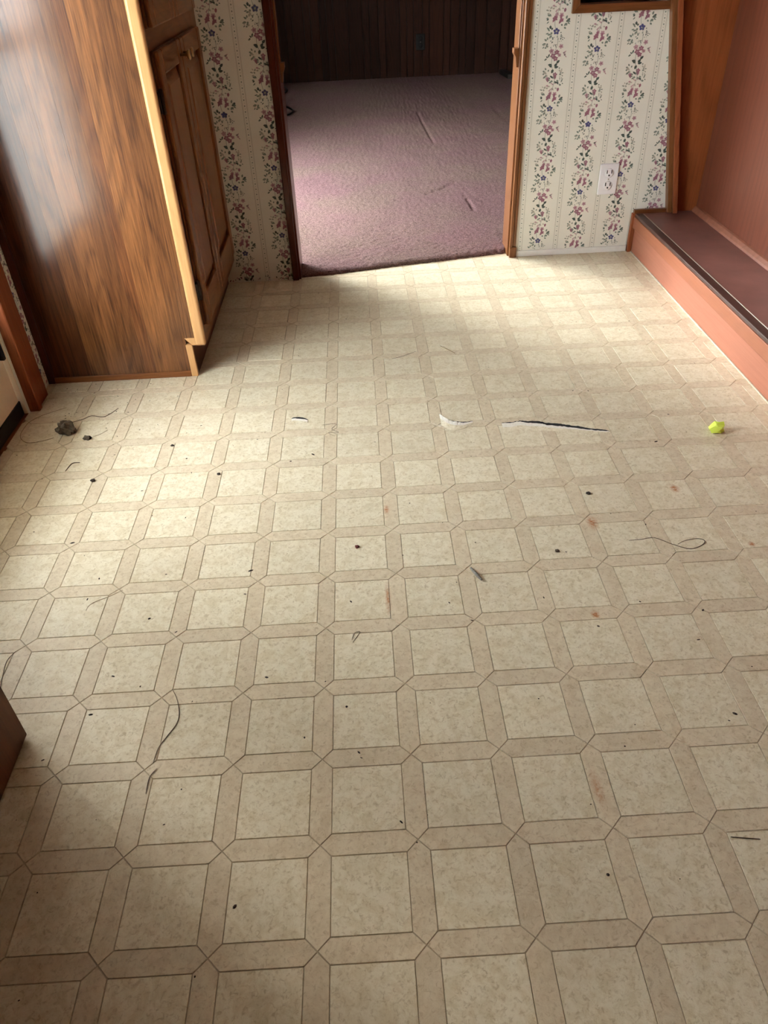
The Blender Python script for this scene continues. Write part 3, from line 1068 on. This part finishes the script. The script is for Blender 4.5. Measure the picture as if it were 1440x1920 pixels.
def tear(name, label, up, lo, lip, amp, lift, seed):
    cx, cy_ = up[len(up) // 2]
    t = thing(name, label, 'tear', (cx, cy_, 0))
    U = ragged(up, 5, amp, seed)
    Lo = ragged(lo, 5, amp, seed + 1)
    ribbon('slit', [(a, b + .05 * math.sin(math.pi * (i + .5) / len(U))) for i, (a, b) in enumerate(U)], [(a, b - .01) for a, b in Lo], .004, .004, m_gap, t)
    n = len(Lo)
    inner, outer, mid = [], [], []
    R = random.Random(seed + 2)
    for i, (a, b) in enumerate(Lo):
        k = math.sin(math.pi * min(1, max(0, (i + .4) / n))) ** .6
        wv = lip(i / (n - 1))
        inner.append((a, b, .006 + lift * k * wv * R.uniform(.75, 1.1)))
        mid.append((a, b - .13 * wv - .015, .006 + lift * .75 * k * wv))
        outer.append((a, b - .30 * wv - .02, .0035))
    V = inner + mid + outer
    F = []
    for r_ in range(2):
        for i in range(n - 1):
            F.append(((r_ + 1) * n + i, (r_ + 1) * n + i + 1, r_ * n + i + 1, r_ * n + i))
    # thin underside so the lip has thickness
    kk = len(V)
    V = V + [(a, b + .002, max(.002, z - .012)) for a, b, z in inner]
    for i in range(n - 1):
        F.append((i, i + 1, kk + i + 1, kk + i))
    fm = [1] * (n - 1) + [0] * (n - 1) + [1] * (n - 1)
    finish('curled_lip', V, F, None, t, mats=[m_tile, m_lip_lit], fmats=fm, smooth=False)
    return t


tU = [(3.198, 8.967), (3.398, 8.965), (3.55, 8.973), (3.693, 8.939), (3.911, 8.901), (4.021, 8.832), (4.256, 8.77), (4.392, 8.718), (4.577, 8.665), (4.754, 8.586), (4.936, 8.535), (5.094, 8.486)]
tL = [(3.194, 8.948), (3.39, 8.922), (3.544, 8.94), (3.728, 8.863), (3.896, 8.831), (4.008, 8.772), (4.242, 8.71), (4.379, 8.663), (4.562, 8.606), (4.745, 8.555), (4.927, 8.503), (5.089, 8.468)]
tear('floor_tear', 'long ragged black tear with a curled lip painted lit white in the vinyl floor', tU, tL, lambda u: max(.12, 1 - 1.0 * u), .012, .035, 3)
sU = [(2.068, 9.426), (2.197, 9.198), (2.309, 9.079), (2.455, 9.035), (2.557, 9.043), (2.676, 9.089)]
sL = [(2.075, 9.395), (2.191, 9.17), (2.304, 9.056), (2.451, 9.015), (2.553, 9.025), (2.673, 9.075)]
tear('floor_tear', 'short curved tear with a white flap left of the long black tear', sU, sL, lambda u: max(.15, 1.25 - 1.1 * u), .006, .045, 8)
tear('floor_tear', 'tiny white nick in the vinyl, leftmost of the three tears', [(-.762, 9.545), (-.627, 9.54), (-.449, 9.468)], [(-.76, 9.521), (-.624, 9.5), (-.448, 9.448)], lambda u: .45, .008, .03, 12)

# ------------------------------------------------------------------ litter on the floor
def clod(name, label, c, rx, ry, rz, seed, mat, cat='dirt clod', sub=3, rough=.35):
    bm = bmesh.new()
    bmesh.ops.create_icosphere(bm, subdivisions=sub, radius=1)
    V = []
    for v in bm.verts:
        p = v.co.copy()
        k = 1 + rough * noise.noise(p * 1.7 + Vector((seed, 0, 0))) + rough * .5 * noise.noise(p * 4.5 + Vector((0, seed, 0)))
        p *= k
        V.append([p.x * rx, p.y * ry, p.z * rz])
    zm = min(v[2] for v in V)
    F = [tuple(q.index for q in f.verts) for f in bm.faces]
    bm.free()
    cut = zm * .55
    V = [(c[0] + a, c[1] + b, max(z_, cut) - cut + .001) for a, b, z_ in V]
    o = finish(name, V, F, mat, None, org=Vector((c[0], c[1], 0)))
    if label:
        tag(o, label, cat)
    return o


clod('dirt_clod', 'lumpy grey brown dirt clod inside the loop of a dry stem', (-5.05, 9.46), .17, .13, .15, 2.3, m_soil, rough=.5)
clod('dirt_clod', 'tiny dark dirt clod right of the bigger clod', (-4.59, 9.19), .075, .05, .05, 5.1, m_soil, sub=2)

# crumpled yellow paper: a faceted ball of folds
bm = bmesh.new()
bmesh.ops.create_icosphere(bm, subdivisions=2, radius=1)
R_ = random.Random(21)
V = []
for v in bm.verts:
    p = v.co
    k = 1 + R_.uniform(-.30, .16)
    V.append((p.x * .15 * k, p.y * .11 * k, p.z * .125 * k))
F = [tuple(q.index for q in f.verts) for f in bm.faces]
bm.free()
zm = min(v[2] for v in V) * .8
V = [(6.975 + a, 8.27 + b, max(c, zm) - zm + .001) for a, b, c in V]
yp = finish('paper_ball', V, F, m_yellow, None, org=Vector((6.975, 8.27, 0)))
tag(yp, 'small crumpled fluorescent yellow green paper near the step', 'paper')


def strand(name, label, cat, pts, r, mat, lift=0.0, flat=1.0):
    n = len(pts)
    r *= .55
    c = pts[n // 2]
    P = [(a, b, r + .001 + lift * math.sin(math.pi * i / (n - 1))) for i, (a, b) in enumerate(pts)]
    o = tube(name, P, r, mat, None, 5, True, Vector((c[0], c[1], 0)), flat)
    return tag(o, label, cat)


strand('dry_stem', 'long dry straw stem looped beside the black door sweep', 'stem', [(-5.357, 10.446), (-5.569, 10.315), (-5.771, 10.167), (-5.93, 9.95), (-5.96, 9.706), (-5.95, 9.492), (-5.87, 9.307), (-5.703, 9.168), (-5.477, 9.195), (-5.29, 9.277), (-5.26, 9.3)], .011, m_straw)
strand('dry_stem', 'wavy dry stem pointing right from the dirt clod', 'stem', [(-5.117, 9.822), (-4.889, 9.943), (-4.749, 10.058), (-4.505, 9.995), (-4.383, 10.113), (-4.278, 10.31)], .012, m_straw_d)
strand('dry_stem', 'thin dry stem curling right of the tiny dirt clod', 'stem', [(-4.5, 9.267), (-4.45, 9.3), (-4.379, 9.356), (-4.283, 9.485)], .007, m_straw)
strand('twig', 'bent dark twig on the vinyl below the dirt clod', 'twig', [(-4.693, 8.134), (-4.643, 8.371), (-4.51, 8.389)], .014, m_straw_d)
strand('grass_strand', 'looped dry grass strand on the right half of the floor', 'stem', [(4.515, 5.43), (4.701, 5.438), (4.916, 5.452), (5.121, 5.289), (5.336, 5.168), (5.527, 5.222), (5.619, 5.326), (5.521, 5.383), (5.326, 5.351), (5.2, 5.28)], .009, m_hair)
strand('grass_strand', 'bent brown grass strand lying in the near left part of the floor', 'stem', [(-1.886, 3.116), (-1.803, 2.963), (-1.737, 2.74), (-1.746, 2.592), (-1.822, 2.433), (-1.895, 2.277), (-1.916, 2.085)], .009, m_straw_d)
strand('grass_strand', 'short brown grass strand just below the bent one', 'stem', [(-1.858, 2.006), (-1.919, 1.899), (-1.918, 1.7)], .009, m_hair)
strand('stick', 'straight little brown stick near the lower right edge', 'stick', [(4.139, .826), (4.28, .806), (4.419, .786)], .011, m_straw_d)
strand('fibre', 'dark curved fibre above the near left cabinet corner', 'fibre', [(-4.053, 3.2), (-4.128, 3.528), (-4.155, 3.752), (-4.1, 3.9)], .008, m_hair)
strand('fibre', 'pale curved fibre at the left above the dark one', 'fibre', [(-2.935, 4.97), (-3.117, 4.849), (-3.265, 4.771), (-3.348, 4.69), (-3.362, 4.589)], .006, m_straw)
strand('matchstick', 'pale matchstick with a dark end in the shade boundary', 'stick', [(2.396, 12.357), (2.531, 12.179), (2.681, 11.948)], .016, m_straw)
strand('fibre', 'fine dark fibre left of the matchstick', 'fibre', [(1.296, 11.853), (1.535, 11.955), (1.843, 12.155)], .007, m_hair)
strand('fibre', 'tiny twisted fibre in the middle of the near floor', 'fibre', [(.35, 3.766), (.387, 3.886), (.458, 3.899), (.4, 3.79), (.36, 3.72)], .006, m_straw_d)
strand('paint_flake', 'grey curled paint flake in the centre right of the floor', 'flake', [(2.079, 5.0), (2.126, 4.896), (2.16, 4.82), (2.202, 4.734)], .05, m_flake, 0.0, .7)
strand('fibre', 'zigzag scuffed fibre between the tiny nick and the curved tear', 'fibre', [(-.157, 9.241), (.1, 9.25), (.017, 9.069), (.148, 8.94), (-.04, 8.943), (.08, 8.818)], .006, m_hair)

CR = [('dark seed shaped crumb on the left floor below the bent twig', -4.109, 7.788, .05, m_crumb), ('black crumb left of the floor centre, right of the seed shaped crumb', -1.933, 7.772, .04, m_crumb),
      ('tiny red crumb left of the grey paint flake', .448, 5.63, .04, m_crumb_r), ('brown crumb on the floor between flake and looped strand', 3.406, 5.277, .045, m_soil),
      ('black crumb below the long black tear', 4.222, 6.635, .045, m_crumb), ('dark crumb right of the dirt clod near the shade', -2.924, 8.793, .035, m_crumb)]
for n_, (lb, a, b, r, mt) in enumerate(CR):
    clod('dirt_crumb', lb, (a, b), r, r * .75, r * .6, n_ * 1.7, mt, 'crumb', 1, .5)
# countless specks of dirt
SP = [(-2.495, 9.466), (2.815, .531), (4.795, 2.282), (4.689, 2.193), (-2.817, 2.808), (-1.538, 1.732), (-2.689, 3.386), (-.806, .447), (-.698, 8.065), (-.307, 8.248), (.342, 4.478), (.276, 2.704), (1.963, 3.994), (4.282, 4.16), (3.602, 3.759), (5.058, 3.937), (4.434, 6.095), (5.805, 8.052), (2.581, 2.656), (-2.017, 4.092), (-.727, 3.224), (-2.871, 6.701), (-2.433, 4.371), (-1.126, 5.237), (-3.349, 5.25), (-3.988, 6.116), (-2.73, 9.22), (-2.583, 8.336)]
R_ = random.Random(4)
for k in range(150):
    SP.append((R_.uniform(-5.6, 8.0), R_.uniform(-.3, 16.5)))
for k in range(70):
    SP.append((R_.gauss(-4.8, .7), R_.gauss(10.6, .9)))
V, F = [], []
for n_, (a, b) in enumerate(SP):
    if a < -5.85 or b > 16.8 or (a < -2.7 and b > 11.45) or (a < -3.4 and b < 2.6) or a > 8.25:
        continue
    r = R_.uniform(.005, .011) * (1.7 if n_ < 28 else 1.0)
    k = len(V)
    an, el = R_.uniform(0, 3.1), R_.uniform(.8, 2.6)
    for u in range(6):
        t = u * math.pi / 3
        px_, py_ = math.cos(t) * r * el, math.sin(t) * r
        V.append((a + px_ * math.cos(an) - py_ * math.sin(an), b + px_ * math.sin(an) + py_ * math.cos(an), .0008))
    V.append((a, b, r * .9))
    F += [(k + u, k + (u + 1) % 6, k + 6) for u in range(6)]
sk = finish('dirt_specks', V, F, m_crumb)
tag(sk, 'scattered tiny dark specks of dirt all over the vinyl floor', 'dirt', kind='stuff')

for o in bpy.data.objects:
    if '_org' in o:
        del o['_org']
